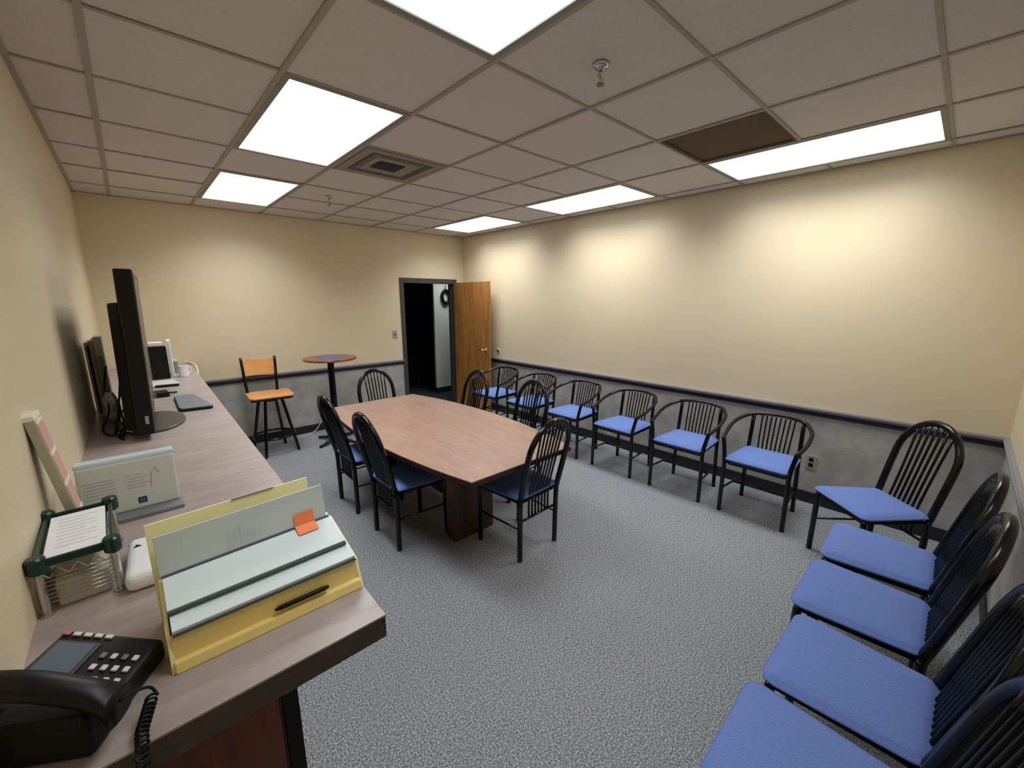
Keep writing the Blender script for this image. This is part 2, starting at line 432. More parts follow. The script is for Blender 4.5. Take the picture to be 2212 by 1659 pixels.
# ------------------------------------------------------------------ ceiling lights
def make_light(x0, x1, y0, y1, label, watt=1.0):
    cx, cy = (x0 + x1) / 2, (y0 + y1) / 2
    L = thing('ceiling_light', label, 'ceiling light', (cx, cy, H), group='recessed ceiling light panels')
    a, b = (x1 - x0) / 2, (y1 - y0) / 2
    fr = MB(); wd = .026
    fr.bb(-a + hw, -a + wd + hw, -b, b, -.004, .012); fr.bb(a - wd - hw, a - hw, -b, b, -.004, .012)
    fr.bb(-a + wd + hw, a - wd - hw, -b + .009, -b + wd + .009, -.004, .012); fr.bb(-a + wd + hw, a - wd - hw, b - wd - .009, b - .009, -.004, .012)
    fr.build('frame', M['lightframe'], L)
    MB().bb(-a + wd + hw, a - wd - hw, -b + wd + .009, b - wd - .009, .001, .006).build('diffuser', M['lens'], L)
    MB().bb(-a + hw, a - hw, -b + .009, b - .009, .012, .10).build('housing', M['lightframe'], L)
    ld = bpy.data.lights.new('fluorescent_tubes', 'AREA'); ld.shape = 'RECTANGLE'; ld.size = 2 * (a - wd - hw); ld.size_y = 2 * (b - wd - .01)
    ld.energy = LAMP_W * watt; ld.spread = math.radians(LAMP_SPREAD); ld.color = LIGHT_COL[:3]
    lo_ = bpy.data.objects.new('fluorescent_tubes', ld); C.objects.link(lo_); lo_.parent = L; lo_.location = (0, 0, -.001)
names = {(0, 0): 'bright rectangular ceiling light cut off by the top edge of the photo, nearest the camera',
         (0, 1): 'bright rectangular ceiling light above the counter, beside the air vent',
         (0, 2): 'small-looking ceiling light at the far end above the counter side',
         (1, 0): 'long bright ceiling light beside the missing ceiling tile at right',
         (1, 1): 'middle of the three ceiling lights along the long right wall',
         (1, 2): 'ceiling light nearest the far corner above the open door'}
for i, (a, b) in enumerate(LX):
    for j, (c_, e_) in enumerate(LY):
        make_light(a, b, c_, e_, names[(i, j)], .62 if (i, j) == (0, 0) else 1.0)

# ------------------------------------------------------------------ air vent
vx, vy = (VENT[0] + VENT[1]) / 2, (VENT[2] + VENT[3]) / 2
V = thing('air_vent', 'square ceiling air vent with dark stepped louvres beside a ceiling light', 'air vent', (vx, vy, H))
a = .30
fr = MB(); fr.bb(-a, a, -a, -a + .06, -.006, .003); fr.bb(-a, a, a - .06, a, -.006, .003); fr.bb(-a, -a + .06, -a + .06, a - .06, -.006, .003); fr.bb(a - .06, a, -a + .06, a - .06, -.006, .003)
fr.build('frame', M['ventgrey'], V, bevel=.002)
for r0, vm_ in ((.225, 'ventdark'), (.17, 'ventgrey')):
    lv = MB()
    for k in range(4):
        rot = Matrix.Rotation(k * PI / 2, 3, 'Z')
        pts = [(-r0, -r0, -.004), (r0, -r0, -.004), (r0 - .05, -r0 + .05, .003), (-r0 + .05, -r0 + .05, .003)]
        top = [(x, y, z + .003) for x, y, z in pts]
        vs = [lv.bm.verts.new(rot @ Vector(p)) for p in pts]; vt = [lv.bm.verts.new(rot @ Vector(p)) for p in top]
        lv.bm.faces.new(vs); lv.bm.faces.new(list(reversed(vt)))
        for q in range(4): lv.bm.faces.new((vs[q], vs[(q + 1) % 4], vt[(q + 1) % 4], vt[q]))
    lv.build('louvre', M[vm_], V)
MB().bb(-.115, .085, -.085, .095, -.003, .0).build('core', mat('vent_core_dark', srgb(36, 30, 24), .8), V)
MB().bb(-.24, .24, -.24, .24, .0015, .0035).build('backing', M['ventgrey'], V)

# ------------------------------------------------------------------ sprinklers
def sprinkler(x, y, label):
    S = thing('sprinkler', label, 'sprinkler', (x, y, H), group='ceiling fire sprinklers')
    MB().lathe([(.036, .003), (.036, -.003), (.028, -.012), (.014, -.015), (.012, -.022)], n=24).build('escutcheon', M['chrome'], S, smooth=True)
    b = MB(); b.cyl((0, 0), .009, -.045, -.015, 12)
    for s_ in (-1, 1): b.tube(curve_pts([(s_ * .008, 0, -.035), (s_ * .018, 0, -.048), (s_ * .012, 0, -.066), (0, 0, -.075)], 4), .0028, 6)
    b.cyl((0, 0), .003, -.072, -.045, 8)
    b.build('body', M['chrome'], S, smooth=True)
    dfl = MB(); dfl.cyl((0, 0), .017, -.078, -.075, 16); dfl.build('deflector', mat('bronze_deflector', srgb(110, 98, 82), .35, metal=.8), S)
sprinkler(1.861, 1.217, 'chrome fire sprinkler hanging from the ceiling close to the camera, right of the near light')
sprinkler(1.82, 4.383, 'small far sprinkler on the ceiling beyond the air vent')

# ------------------------------------------------------------------ wall fittings
s = thing('light_switch', 'small light switch on the far wall left of the door', 'light switch', (3.124, YF, 1.241))
MB().bb(-.036, .036, -.008, 0, -.058, .058).build('plate', M['plate'], s, bevel=.003)
MB().bb(-.006, .006, -.018, -.008, -.012, .012).build('toggle', M['greyplastic'], s)
s = thing('power_outlet', 'grey power outlet low on the right wall beside the nearest armchair', 'outlet', (XR, .727, .37))
MB().bb(-.008, 0, -.04, .04, -.062, .062).build('plate', M['plate2'], s, bevel=.003)
for z in (-.024, .024): MB().bb(-.0105, -.008, -.016, .016, z - .015, z + .015).build('socket', M['matteblack'], s)
s = thing('door_stop', 'small round door stop on the right wall behind the door handle', 'door stop', (XR, 4.87, .965))
MB().lathe([(.035, 0), (.035, .006), (.03, .01)], n=20).xf(Matrix.Rotation(-PI / 2, 4, 'Y')).build('plate', M['mint'], s)
MB().lathe([(.017, .0), (.017, .02), (.013, .024)], n=16).xf(Matrix.Rotation(-PI / 2, 4, 'Y')).build('bumper', M['matteblack'], s)

# ================================================================== CHAIRS
def cushion(w0, w1, d, z0, z1, nose=0.0):
    """upholstered seat; w0 rear width, w1 front width, centred"""
    o = MB(); rings = []
    lev = [(z0, -.040), (z0 + .003, -.024), (z0 + .010, -.010), (z0 + .020, .002), ((z0 + z1) / 2 + .004, .004), (z1 - .016, -.004), (z1 - .006, -.014), (z1, -.030), (z1 + .005, -.055), (z1 + .010, -.095), (z1 + .012, -.14)]
    def outline(off):
        pts = []
        hw0, hw1, hd = w0 / 2 + off, w1 / 2 + off, d / 2 + off
        rc = max(.012, .045 + off)
        cs = [(hw1, hd, 0), (-hw1, hd, 90), (-hw0, -hd, 180), (hw0, -hd, 270)]
        for (x, y, a0) in cs:
            cx = x - math.copysign(rc, x); cy = y - math.copysign(rc, y)
            for k in range(6):
                a = math.radians(a0 + k * 18); pts.append((cx + rc * math.cos(a), cy + rc * math.sin(a)))
        return pts
    for z, off in lev:
        rings.append([o.bm.verts.new((x, y, z)) for x, y in outline(off)])
    n = len(rings[0])
    for A, B in zip(rings, rings[1:]):
        for k in range(n): o.bm.faces.new((A[k], A[(k + 1) % n], B[(k + 1) % n], B[k]))
    o.bm.faces.new(list(reversed(rings[0]))); o.bm.faces.new(rings[-1])
    return o

def make_side_chair(label, loc, rz, group):
    t = thing('side_chair', label, 'chair', loc, rz, group)
    cushion(.405, .455, .425, .436, .480).build('seat', M['blue'], t, smooth=True)
    MB().prism([(-.19, .185), (-.17, -.19), (.17, -.19), (.19, .185)], .410, .437).build('seat_pan', M['matteblack'], t)
    r = .0182
    for sx in (-1, 1):
        MB().tube([(sx * .20, .19, 0), (sx * .198, .185, .42), (sx * .196, .18, .437)], r * .95, 10).build('leg', M['chairblk'], t, smooth=True)
        MB().tube(curve_pts([(sx * .182, -.20, 0), (sx * .184, -.202, .25), (sx * .186, -.205, .44)], 4), r, 10).build('leg', M['chairblk'], t, smooth=True)
    fr = MB()
    fr.tube([(-.18, .175, .425), (.18, .175, .425), (.18, -.18, .425), (-.18, -.18, .425)], .010, 8, closed=True)
    fr.build('seat_frame', M['chairblk'], t, smooth=True)
    # arched outer back tube
    def yb(z): return -.205 - .245 * max(0, z - .44)
    arch = [(-.186, yb(.44), .44), (-.190, yb(.55), .55), (-.193, yb(.66), .66)]
    for k in range(0, 17):
        a = PI - k * PI / 16; arch.append((.194 * math.cos(a), yb(.765 + .225 * math.sin(a)), .765 + .225 * math.sin(a)))
    arch += [(.193, yb(.66), .66), (.190, yb(.55), .55), (.186, yb(.44), .44)]
    MB().tube(arch, r * 1.1, 12).build('back_frame', M['chairblk'], t, smooth=True)
    def top(x): return .765 + .225 * math.sqrt(max(0, 1 - (x / .194) ** 2))
    for k in range(7):
        q = (k - 3) / 3
        xb, xt = q * .098, q * .112
        zt = top(xt) - .008
        pts = []
        for m_ in range(9):
            f_ = m_ / 8; z = .295 + (zt - .295) * f_
            x = xb + (xt - xb) * max(0, (f_ - .35) / .65) ** 1.5
            pts.append((x, yb(z) + .004, z))
        MB().tube(pts, .0074, 8).build('spindle', M['chairblk'], t, smooth=True)
    for z, h_ in ((.455, .182), (.295, .180)):
        MB().tube([(-h_, yb(z), z), (h_, yb(z), z)], .0085, 8).build('crossbar', M['chairblk'], t, smooth=True)
    for sx in (-1, 1):
        MB().tube([(sx * .183, -.203, .235), (sx * .199, .188, .235)], .007, 8).build('stretcher', M['chairblk'], t, smooth=True)
    return t

def make_armchair(label, loc, rz, group):
    t = thing('armchair', label, 'chair', loc, rz, group)
    cushion(.42, .47, .45, .443, .487).build('seat', M['blue'], t, smooth=True)
    MB().prism([(-.205, .195), (-.185, -.20), (.185, -.20), (.205, .195)], .415, .444).build('seat_pan', M['matteblack'], t)
    for sx in (-1, 1):
        MB().tube(curve_pts([(sx * .233, .205, 0), (sx * .232, .20, .30), (sx * .232, .20, .46), (sx * .255, .185, .60), (sx * .262, .18, .628)], 4), .0165, 10).build('leg', M['chairblk'], t, smooth=True)
        MB().tube(curve_pts([(sx * .20, -.215, 0), (sx * .195, -.215, .30), (sx * .19, -.225, .47), (sx * .185, -.262, .755)], 4), .0165, 10).build('leg', M['chairblk'], t, smooth=True)
    hoop = curve_pts([(-.262, .19, .628), (-.278, .09, .650), (-.285, -.02, .690), (-.268, -.14, .728), (-.20, -.245, .764), (-.10, -.285, .776),
                      (0, -.295, .779), (.10, -.285, .776), (.20, -.245, .764), (.268, -.14, .728), (.285, -.02, .690), (.278, .09, .650), (.262, .19, .628)], 6)
    MB().tube(hoop, .0150, 10).build('arm_hoop', M['chairblk'], t, smooth=True)
    for k in range(8):
        q = (k - 3.5) / 3.5
        pts = curve_pts([(q * .110, -.205, .45), (q * .115, -.225, .56), (q * .120, -.262, .70), (q * .122, -.280, .772)], 3)
        MB().tube(pts, .0066, 8).build('spindle', M['chairblk'], t, smooth=True)
    fr = MB()
    fr.tube([(-.215, .19, .432), (.215, .19, .432), (.19, -.205, .432), (-.19, -.205, .432)], .010, 8, closed=True)
    fr.build('seat_frame', M['chairblk'], t, smooth=True)
    for sx in (-1, 1): MB().tube([(sx * .232, .20, .20), (sx * .197, -.215, .20)], .0085, 8).build('stretcher', M['chairblk'], t, smooth=True)
    MB().tube([(-.215, 0, .20), (.215, 0, .20)], .0085, 8).build('stretcher', M['chairblk'], t, smooth=True)
    return t

GT = 'black chairs round the conference table'
sc = make_side_chair('black spindle-back chair at the near end of the conference table, back to the camera', (2.14, 2.025, 0), math.radians(2), GT)
dup(sc, (1.622, 2.675, 0), -PI / 2, 'black chair on the counter side of the table, the nearer of the two', GT)
dup(sc, (1.615, 3.385, 0), -PI / 2, 'black chair on the counter side of the table, the farther of the two', GT)
dup(sc, (2.12, 3.985, 0), PI, 'black chair at the far end of the table, below the round bar table', GT)
dup(sc, (2.60, 3.49, 0), PI / 2, 'black chair on the wall side of the table, its arch against the wooden door', GT)
dup(sc, (2.66, 2.69, 0), PI / 2, 'black chair on the wall side of the table, blue armchair seat showing through its spindles', GT)
GN = 'blue-seated chairs lined up along the near wall'
dup(sc, (3.60, .25, 0), math.radians(46), 'blue-seated black chair set at an angle in the room corner, whole back visible', GN)
dup(sc, (2.925, .13, 0), math.radians(1), 'blue-seated chair directly in front of the angled corner chair', GN)
dup(sc, (2.41, .13, 0), 0, 'blue-seated chair in the near row, second after the angled corner chair', GN)
dup(sc, (1.905, .09, 0), math.radians(-1), 'blue-seated chair in the near row, second nearest the camera', GN)
dup(sc, (1.425, .11, 0), math.radians(1), 'blue-seated chair at the bottom edge of the photo, nearest the camera', GN)
GA = 'blue-seated armchairs along the right wall'
lab = ['armchair nearest the camera along the right wall, beside the power outlet',
       'second armchair along the right wall counting from the power outlet',
       'third armchair along the right wall counting from the power outlet',
       'fourth armchair along the right wall from the outlet, right of a spindle-back table chair',
       'second armchair from the wooden door, its hoop right of the door-side one',
       'armchair at the far end of the right wall row, next to the wooden door']
ys = [.955, 1.600, 2.277, 2.965, 3.65, 4.36]
ac = make_armchair(lab[0], (3.905, ys[0], 0), PI / 2, GA)
for i in range(1, 6): dup(ac, (3.905, ys[i], 0), PI / 2 + math.radians([0, .5, -1, 1, 2, 3][i]), lab[i], GA)

# ================================================================== CONFERENCE TABLE
TZ = .717
ct = thing('conference_table', 'long boat-shaped conference table with a tan wood top and dark pedestals', 'table', (2.0, 2.93, 0))
def boat(sc_=1.0, inset=0.0):
    pts = []
    L_, e, b = 1.135 - inset, .445 - inset, .155
    n = 14
    for k in range(n + 1):
        y = -L_ + 2 * L_ * k / n; pts.append((e + b * (1 - (y / L_) ** 2), y))
    for k in range(n + 1):
        y = L_ - 2 * L_ * k / n; pts.append((-e - b * (1 - (y / L_) ** 2) * .8, y))
    return pts
MB().prism(boat(), TZ - .006, TZ).build('tabletop', M['tabletop'], ct)
MB().prism(boat(inset=-.002), TZ - .036, TZ - .006).build('edge_band', M['tableedge'], ct)
for y0 in (-.63, .70):
    MB().bb(-.23, .13, y0, y0 + .11, 0, TZ - .036).build('pedestal', M['pedestal'], ct, bevel=.004)
MB().bb(-.03, .0, -.52, .70, .15, .60).build('stretcher_panel', M['pedestal'], ct)

# ================================================================== STOOL
st = thing('bar_stool', 'tall swivel bar stool with orange plywood back and seat on black legs', 'stool', (1.298, 5.305, 0), math.radians(-4))
SZ = .695
def rr(w, d, r, z):
    pts = []
    for (x, y, a0) in [(w, d, 0), (-w, d, 90), (-w, -d, 180), (w, -d, 270)]:
        cx = x - math.copysign(r, x); cy = y - math.copysign(r, y)
        for k in range(5):
            a = math.radians(a0 + k * 22.5); pts.append((cx + r * math.cos(a), cy + r * math.sin(a)))
    return pts
MB().prism(rr(.222, .21, .05, 0), SZ - .022, SZ).build('seat', M['stoolwood'], st, bevel=.006, seg=3)
MB().prism(rr(.212, .20, .05, 0), SZ - .045, SZ - .022).build('seat_pan', M['chairtop'], st, bevel=.004)
MB().cyl((0, 0), .07, SZ - .085, SZ - .045).build('swivel', M['chairtop'], st)
for a in (58, 148, 238, 328):
    c_, s_ = math.cos(math.radians(a)), math.sin(math.radians(a))
    MB().tube(curve_pts([(.12 * c_, .12 * s_, SZ - .045), (.150 * c_, .150 * s_, .52), (.205 * c_, .205 * s_, .25), (.255 * c_, .255 * s_, 0)], 5), .0165, 10).build('leg', M['chairtop'], st, smooth=True)
MB().tube([(.216 * math.cos(k * PI / 12), .216 * math.sin(k * PI / 12), .20) for k in range(24)], .013, 8, closed=True).build('footring', M['chairtop'], st, smooth=True)
# back: posts on the rear-left, facing the camera's right
for sx in (-1, 1):
    MB().tube(curve_pts([(sx * .150 - .045, .175, SZ - .03), (sx * .160 - .045, .205, SZ + .12), (sx * .172 - .045, .25, SZ + .40)], 5), .0155, 10).build('back_post', M['chairtop'], st, smooth=True)
bk = MB()
N = 10
def bpoint(q, z, off):
    lean = .215 + (z - SZ - .12) * .13
    return (q * .162 - .045, lean + .015 * (1 - q * q) + off, z)
for z0, z1 in ((SZ + .195, SZ + .375),):
    for k in range(N):
        q0, q1 = -1 + 2 * k / N, -1 + 2 * (k + 1) / N
        for off in (0, .012):
            vs = [bk.bm.verts.new(bpoint(q, z, off)) for q, z in ((q0, z0), (q1, z0), (q1, z1), (q0, z1))]
            bk.bm.faces.new(vs)
    bk.bm.verts.ensure_lookup_table()
    for q in (-1, 1):
        bk.bm.faces.new([bk.bm.verts.new(bpoint(q, z, o_)) for z, o_ in ((z0, 0), (z1, 0), (z1, .012), (z0, .012))])
    for z in (z0, z1):
        for k in range(N):
            q0, q1 = -1 + 2 * k / N, -1 + 2 * (k + 1) / N
            bk.bm.faces.new([bk.bm.verts.new(bpoint(q, z, o_)) for q, o_ in ((q0, 0), (q1, 0), (q1, .012), (q0, .012))])
bmesh.ops.remove_doubles(bk.bm, verts=bk.bm.verts[:], dist=1e-4)
bk.build('backrest', M['stoolwood'], st)
MB().tube(curve_pts([(-.205, .225, SZ + .175), (-.045, .245, SZ + .18), (.115, .225, SZ + .175)], 5), .011, 8).build('back_rail', M['chairtop'], st, smooth=True)

# ================================================================== BAR TABLE
bt = thing('bar_table', 'tall round bar table with a blue centre and maroon rim on a black post', 'table', (1.955, 5.16, 0))
BZ = 1.065
MB().lathe([(.285, BZ - .03), (.30, BZ - .024), (.303, BZ - .012), (.298, BZ), (.19, BZ + .0005)], n=48).build('tabletop', M['maroon'], bt)
MB().lathe([(.185, BZ), (.185, BZ + .002)], n=48).build('table_inlay', M['bluetop'], bt)
MB().lathe([(.16, BZ - .045), (.16, BZ - .03)], n=24).build('mounting_plate', M['chairtop'], bt)
MB().cyl((0, 0), .038, .03, BZ - .045, 20).build('post', M['chairtop'], bt, smooth=False)
bs = MB()
for k in range(4):
    bs.tube([(0, 0, .045), (.15 * math.cos(k * PI / 2 + .5), .15 * math.sin(k * PI / 2 + .5), .035), (.29 * math.cos(k * PI / 2 + .5), .29 * math.sin(k * PI / 2 + .5), .016)], [.028, .022, .015], 8)
bs.build('base', M['chairtop'], bt, smooth=True)

# cord by the far wall
o = MB().tube(curve_pts([(2.02, YF - .02, .36), (1.99, YF - .03, .22), (1.90, YF - .05, .06), (1.78, 5.66, .006), (1.60, 5.60, .006), (1.42, 5.58, .006)], 6), .006, 8).build('extension_cord', M['cord'], smooth=True)
tag(o, 'pale cord running down the far wall onto the carpet beside the bar stool', 'cord')

# ================================================================== COUNTER
ctp = thing('counter', 'long mauve-grey laminate counter with a dark edge along the left wall', 'counter', (0, 0, 0))
X0, X1, Y0, Y1 = .557, .652, .775, YF
MB().prism([(XL, Y0), (X0, Y0), (X1, Y1), (XL, Y1)], CT - .004, CT).build('countertop', M['counter'], ctp)
MB().prism([(XL, Y0 + .001), (X0 - .001, Y0 + .001), (X1 - .001, Y1), (XL, Y1)], CT - .056, CT - .004).build('edge_band', M['counteredge'], ctp)
cb = thing('base_cabinet', 'dark reddish wood cabinet under the near end of the counter', 'cabinet', (0, 0, 0))
MB().bb(XL + .01, .36, .90, 5.70, .0, CT - .056).build('body', M['cabinet'], cb)
MB().bb(.36, .39, .885, 5.70, .0, CT - .056).build('side_panel', M['matteblack'], cb)
MB().bb(XL + .01, .352, .885, .90, .0, CT - .056).build('end_panel', M['cabinet'], cb, bevel=.002)

# ================================================================== PHONE
ph = thing('desk_phone', 'black desk phone with grey screen and keypad on the near counter corner', 'phone', (.085, .945, CT), math.radians(-32))
# local: +x = towards phone bottom (keypad end), +y = phone's right side
body = MB()
body.extrude_x([(-.085, .0), (.075, .0), (.075, .03), (-.085, .03)], -.075, .08)
for v_ in body.bm.verts:
    if v_.co.z > .02: v_.co.z = .085 - (v_.co.x + .075) * .30
body.build('body', M['blackplastic'], ph, bevel=.008, seg=3)
tilt = Matrix.Rotation(math.atan(.30), 4, 'Y')
def onface(x, y, dz=0): return Matrix.Translation((x, y, .085 - (x + .075) * .30 + dz)) @ tilt
MB().bb(-.034, .034, -.036, .036, -.001, .004).xf(onface(-.035, .012)).build('screen_bezel', M['greyplastic'], ph, bevel=.002)
MB().bb(-.028, .028, -.030, .030, .004, .0055).xf(onface(-.035, .012)).build('screen', M['lcd'], ph)
for i in range(4):
    for j in range(4):
        MB().bb(-.0045, .0045, -.0055, .0055, .0, .004).xf(onface(.014 + i * .016, -.048 + j * .024)).build('key', M['whitekey'] if j < 3 or i % 2 else M['slategrey'], ph, bevel=.0015)
for i in range(5):
    MB().bb(-.006, .006, -.004, .004, .0, .004).xf(onface(-.066 + i * .016, .064)).build('line_key', M['redkey'] if i == 0 else M['whitekey'], ph, bevel=.001)
hs = MB()
cv = curve_pts([(-.09, 0, .0), (-.06, 0, .012), (.01, 0, .020), (.085, 0, .008), (.115, 0, -.006)], 6)
secs = []
for i, p in enumerate(cv):
    f_ = abs(i / (len(cv) - 1) * 2 - 1); wd_ = .020 + .008 * f_ ** 3; ht = .011 + .014 * f_ ** 4
    ring = [hs.bm.verts.new((p.x, -.095 + wd_ * math.cos(a_) * (1 if abs(math.cos(a_)) > .5 else 1), .112 - p.x * .25 + p.z - (ht if math.sin(a_) < 0 else 0) + .012 * math.sin(a_))) for a_ in [2 * PI * k / 16 for k in range(16)]]
    secs.append(ring)
for A, B in zip(secs, secs[1:]):
    for k in range(16): hs.bm.faces.new((A[k], A[(k + 1) % 16], B[(k + 1) % 16], B[k]))
hs.bm.faces.new(list(reversed(secs[0]))); hs.bm.faces.new(secs[-1])
hs.build('handset', M['blackplastic'], ph, smooth=True)
MB().bb(-.05, .085, -.118, -.07, 0, .075).build('cradle', M['matteblack'], ph, bevel=.01, seg=3)
coil = MB()
pp = []
for k in range(260):
    f_ = k / 259; a_ = f_ * 2 * PI * 22
    base = Vector((.168, .832, CT + .030)).lerp(Vector((.152, .79, CT + .012)), min(1, f_ / .35))
    if f_ > .35:
        g_ = (f_ - .35) / .65
        base = Vector((.152, .79, CT + .012)).lerp(Vector((.150, .752, CT - .16)), g_)
        if g_ < .25: base = Vector((.152, .79 - .04 * g_ / .25, CT + .012))
        else: base = Vector((.151, .748, CT + .010 - .16 * (g_ - .25) / .75))
    ax = Vector((1, 0, 0)); bx = Vector((0, 0, 1)) if f_ < .5 else Vector((0, 1, 0))
    pp.append(base + (ax * math.cos(a_) + bx * math.sin(a_)) * .0075)
coil.tube(pp, .0022, 6)
ld_ = MB().tube(curve_pts([(.135, .806, CT + .072), (.152, .826, CT + .060), (.168, .838, CT + .046), (.1755, .832, CT + .030)], 5), .0024, 8).build('cord_lead', M['matteblack'], smooth=True)
ld_.parent = ph; ld_.matrix_parent_inverse = (Matrix.Translation(ph.location) @ Matrix.Rotation(math.radians(-32), 4, 'Z')).inverted()
o = coil.build('coiled_cord', M['matteblack'], smooth=True)
o.parent = ph; o.matrix_parent_inverse = (Matrix.Translation(ph.location) @ Matrix.Rotation(math.radians(-32), 4, 'Z')).inverted()

# ================================================================== FILE BOX AND FOLDERS
def skew(mb, ox=0, oy=0):
    for v_ in mb.bm.verts:
        t_ = min(1, max(0, (v_.co.y + oy - .9) / .19)); v_.co.y += (v_.co.x + ox - .55) * .085 * t_
    return mb
fb = thing('file_box', 'open yellow card file box with a black pen, at the near end of the counter', 'file box', (.378, .9, CT), 0)
# front face leans back; ledge at the bottom front
bx = MB()
bx.extrude_x([(.010, 0), (.20, 0), (.20, .105), (.19, .105), (.19, .012), (.026, .012), (.030, .064), (.022, .064)], -.176, .176)
skew(bx, .378, .9).build('body', M['yellow'], fb)
MB().extrude_x([(-.006, 0), (.012, 0), (.018, .020), (.002, .020)], -.178, .178).build('ledge', M['yellow'], fb, bevel=.003)
for sx in (-1, 1):
    sp = MB(); a0 = sx * .176
    sp.extrude_x([(.0, 0), (.20, 0), (.20, .105), (.19, .105), (.028, .062), (.010, .02)], a0, a0 + sx * .006); skew(sp, .378, .9).build('side_flap', M['manila'], fb)
pen = thing('pen', 'black pen lying across the yellow front of the file box', 'pen', (.378 + .045, .908, CT + .034), 0)
pn = Matrix.Rotation(PI / 2, 4, 'Y')
MB().tube([(-.052, 0, 0), (-.042, 0, 0), (.05, 0, 0), (.06, 0, 0)], [.002, .0052, .0055, .003], 10).build('barrel', M['matteblack'], pen, smooth=True)
MB().tube([(.02, -.006, .003), (.055, -.006, .003)], .0015, 6).build('clip', M['matteblack'], pen)
# folders lying stepped on the box, seen from above
def slab(name, x0, x1, prof, m, label, cat, grp=None, edge=True):
    o = thing(name, label, cat, (0, 0, 0), 0, grp)
    skew(MB().extrude_x(prof, x0, x1)).build('cover', m, o, bevel=.0012)
    return o
y0 = .9
fA = slab('folder', .205, .553, [(y0 + .022, CT + .0645), (y0 + .19, CT + .1060), (y0 + .19, CT + .1110), (y0 + .018, CT + .0770)], M['paleblue'],
          'lowest pale blue folder lying on the yellow file box, its front edge exposed', 'folder', 'pale blue folders on the file box')
skew(MB().extrude_x([(y0 + .016, CT + .0650), (y0 + .022, CT + .0625), (y0 + .022, CT + .0655), (y0 + .0175, CT + .0695)], .205, .553)).build('page_edges', M['edgeline'], fA)
fB = slab('folder', .203, .548, [(y0 + .068, CT + .0880), (y0 + .19, CT + .1115), (y0 + .19, CT + .1250), (y0 + .064, CT + .0990)], M['paleblue'],
          'upper pale blue folder on the yellow file box, open with its cover standing up', 'folder', 'pale blue folders on the file box')
skew(MB().extrude_x([(y0 + .062, CT + .0875), (y0 + .067, CT + .0875), (y0 + .063, CT + .0955), (y0 + .060, CT + .0945)], .203, .548)).build('page_edges', M['edgeline'], fB)
fl = MB(); fl.extrude_x([(y0 + .172, CT + .1220), (y0 + .176, CT + .1220), (y0 + .192, CT + .2070), (y0 + .188, CT + .2070)], .200, .540)
skew(fl).build('raised_cover', M['greyblue'], fB, bevel=.0008)
skew(MB().extrude_x([(y0 + .168, CT + .1205), (y0 + .172, CT + .1215), (y0 + .172, CT + .1250), (y0 + .168, CT + .1235)], .202, .545)).build('spine_crease', M['edgeline'], fB)
sq = MB()
for k in range(9):   # vertical scuff strokes printed on the raised cover
    x = .325 + k * .008 + random.uniform(-.002, .002); h_ = random.uniform(.02, .045)
    z_ = CT + .1390; yy = y0 + .172 + (z_ - CT - .143) * .188
    sq.box((x, yy - .0006 + h_ / 2 * .188, z_ + h_ / 2), (.0015, .0008, h_), Matrix.Rotation(-.186, 3, 'X'))
skew(sq).build('scuff_marks', M['mint'], fB)
mf = thing('manila_folder', 'bright yellow folder standing behind the raised pale blue cover', 'folder', (0, 0, 0))
skew(MB().extrude_x([(y0 + .2015, CT + .0), (y0 + .214, CT + .0), (y0 + .226, CT + .2240), (y0 + .222, CT + .2240), (y0 + .2015, CT + .1190)], .190, .515)).build('sheets', M['manila'], mf)
skew(MB().bb(.345, .435, y0 + .219, y0 + .2225, CT + .2242, CT + .2252)).build('tab_slot', M['edgeline'], mf)
sn = MB()
def nq(pts):
    vs = [sn.bm.verts.new(p) for p in pts]; vt = [sn.bm.verts.new((p[0], p[1] - .0004, p[2] + .0006)) for p in pts]
    sn.bm.faces.new(vs); sn.bm.faces.new(list(reversed(vt)))
    for q in range(4): sn.bm.faces.new((vs[q], vs[(q + 1) % 4], vt[(q + 1) % 4], vt[q]))
nq([(.462, y0 + .1715, CT + .1245), (.510, y0 + .1715, CT + .1245), (.510, y0 + .1765, CT + .1540), (.462, y0 + .1765, CT + .1540)])
nq([(.462, y0 + .136, CT + .1165), (.510, y0 + .136, CT + .1165), (.510, y0 + .171, CT + .1240), (.462, y0 + .171, CT + .1240)])
o = skew(sn).build('sticky_note', M['orange']); tag(o, 'orange sticky note on the fold of the upper pale blue folder', 'sticky note')

# ================================================================== WIRE RACK
wr = thing('wire_rack', 'small chrome wire rack with dark green corner caps on the counter by the wall', 'rack', (.060, 1.42, CT), math.radians(2))
RW, RD, RH = .060, .138, .135
for sx in (-1, 1):
    for sy in (-1, 1):
        o = MB().cyl((sx * RW, sy * RD), .0075, 0, RH, 12).build('post', M['chrome'], wr, smooth=False)
        MB().cyl((sx * RW, sy * RD), .0125, 0, .006, 12).build('foot', M['chrome'], o)
        MB().lathe([(.0135, RH - .032), (.0165, RH - .028), (.0165, RH + .002), (.013, RH + .006)], (sx * RW, sy * RD), 14).build('corner_cap', M['green'], wr, smooth=False)
tr = MB()
for sy in (-1, 1): tr.bb(-RW, RW, sy * RD - .004, sy * RD + .004, RH - .022, RH - .004)
for sx in (-1, 1): tr.bb(sx * RW - .004, sx * RW + .004, -RD, RD, RH - .022, RH - .004)
tr.build('top_rail', M['green'], wr, bevel=.002)
sh = MB()
for zz in (RH - .020,):
    for k in range(9): sh.tube([(-RW + .013 * (k + .5), -RD, zz), (-RW + .013 * (k + .5), RD, zz)], .0014, 6)
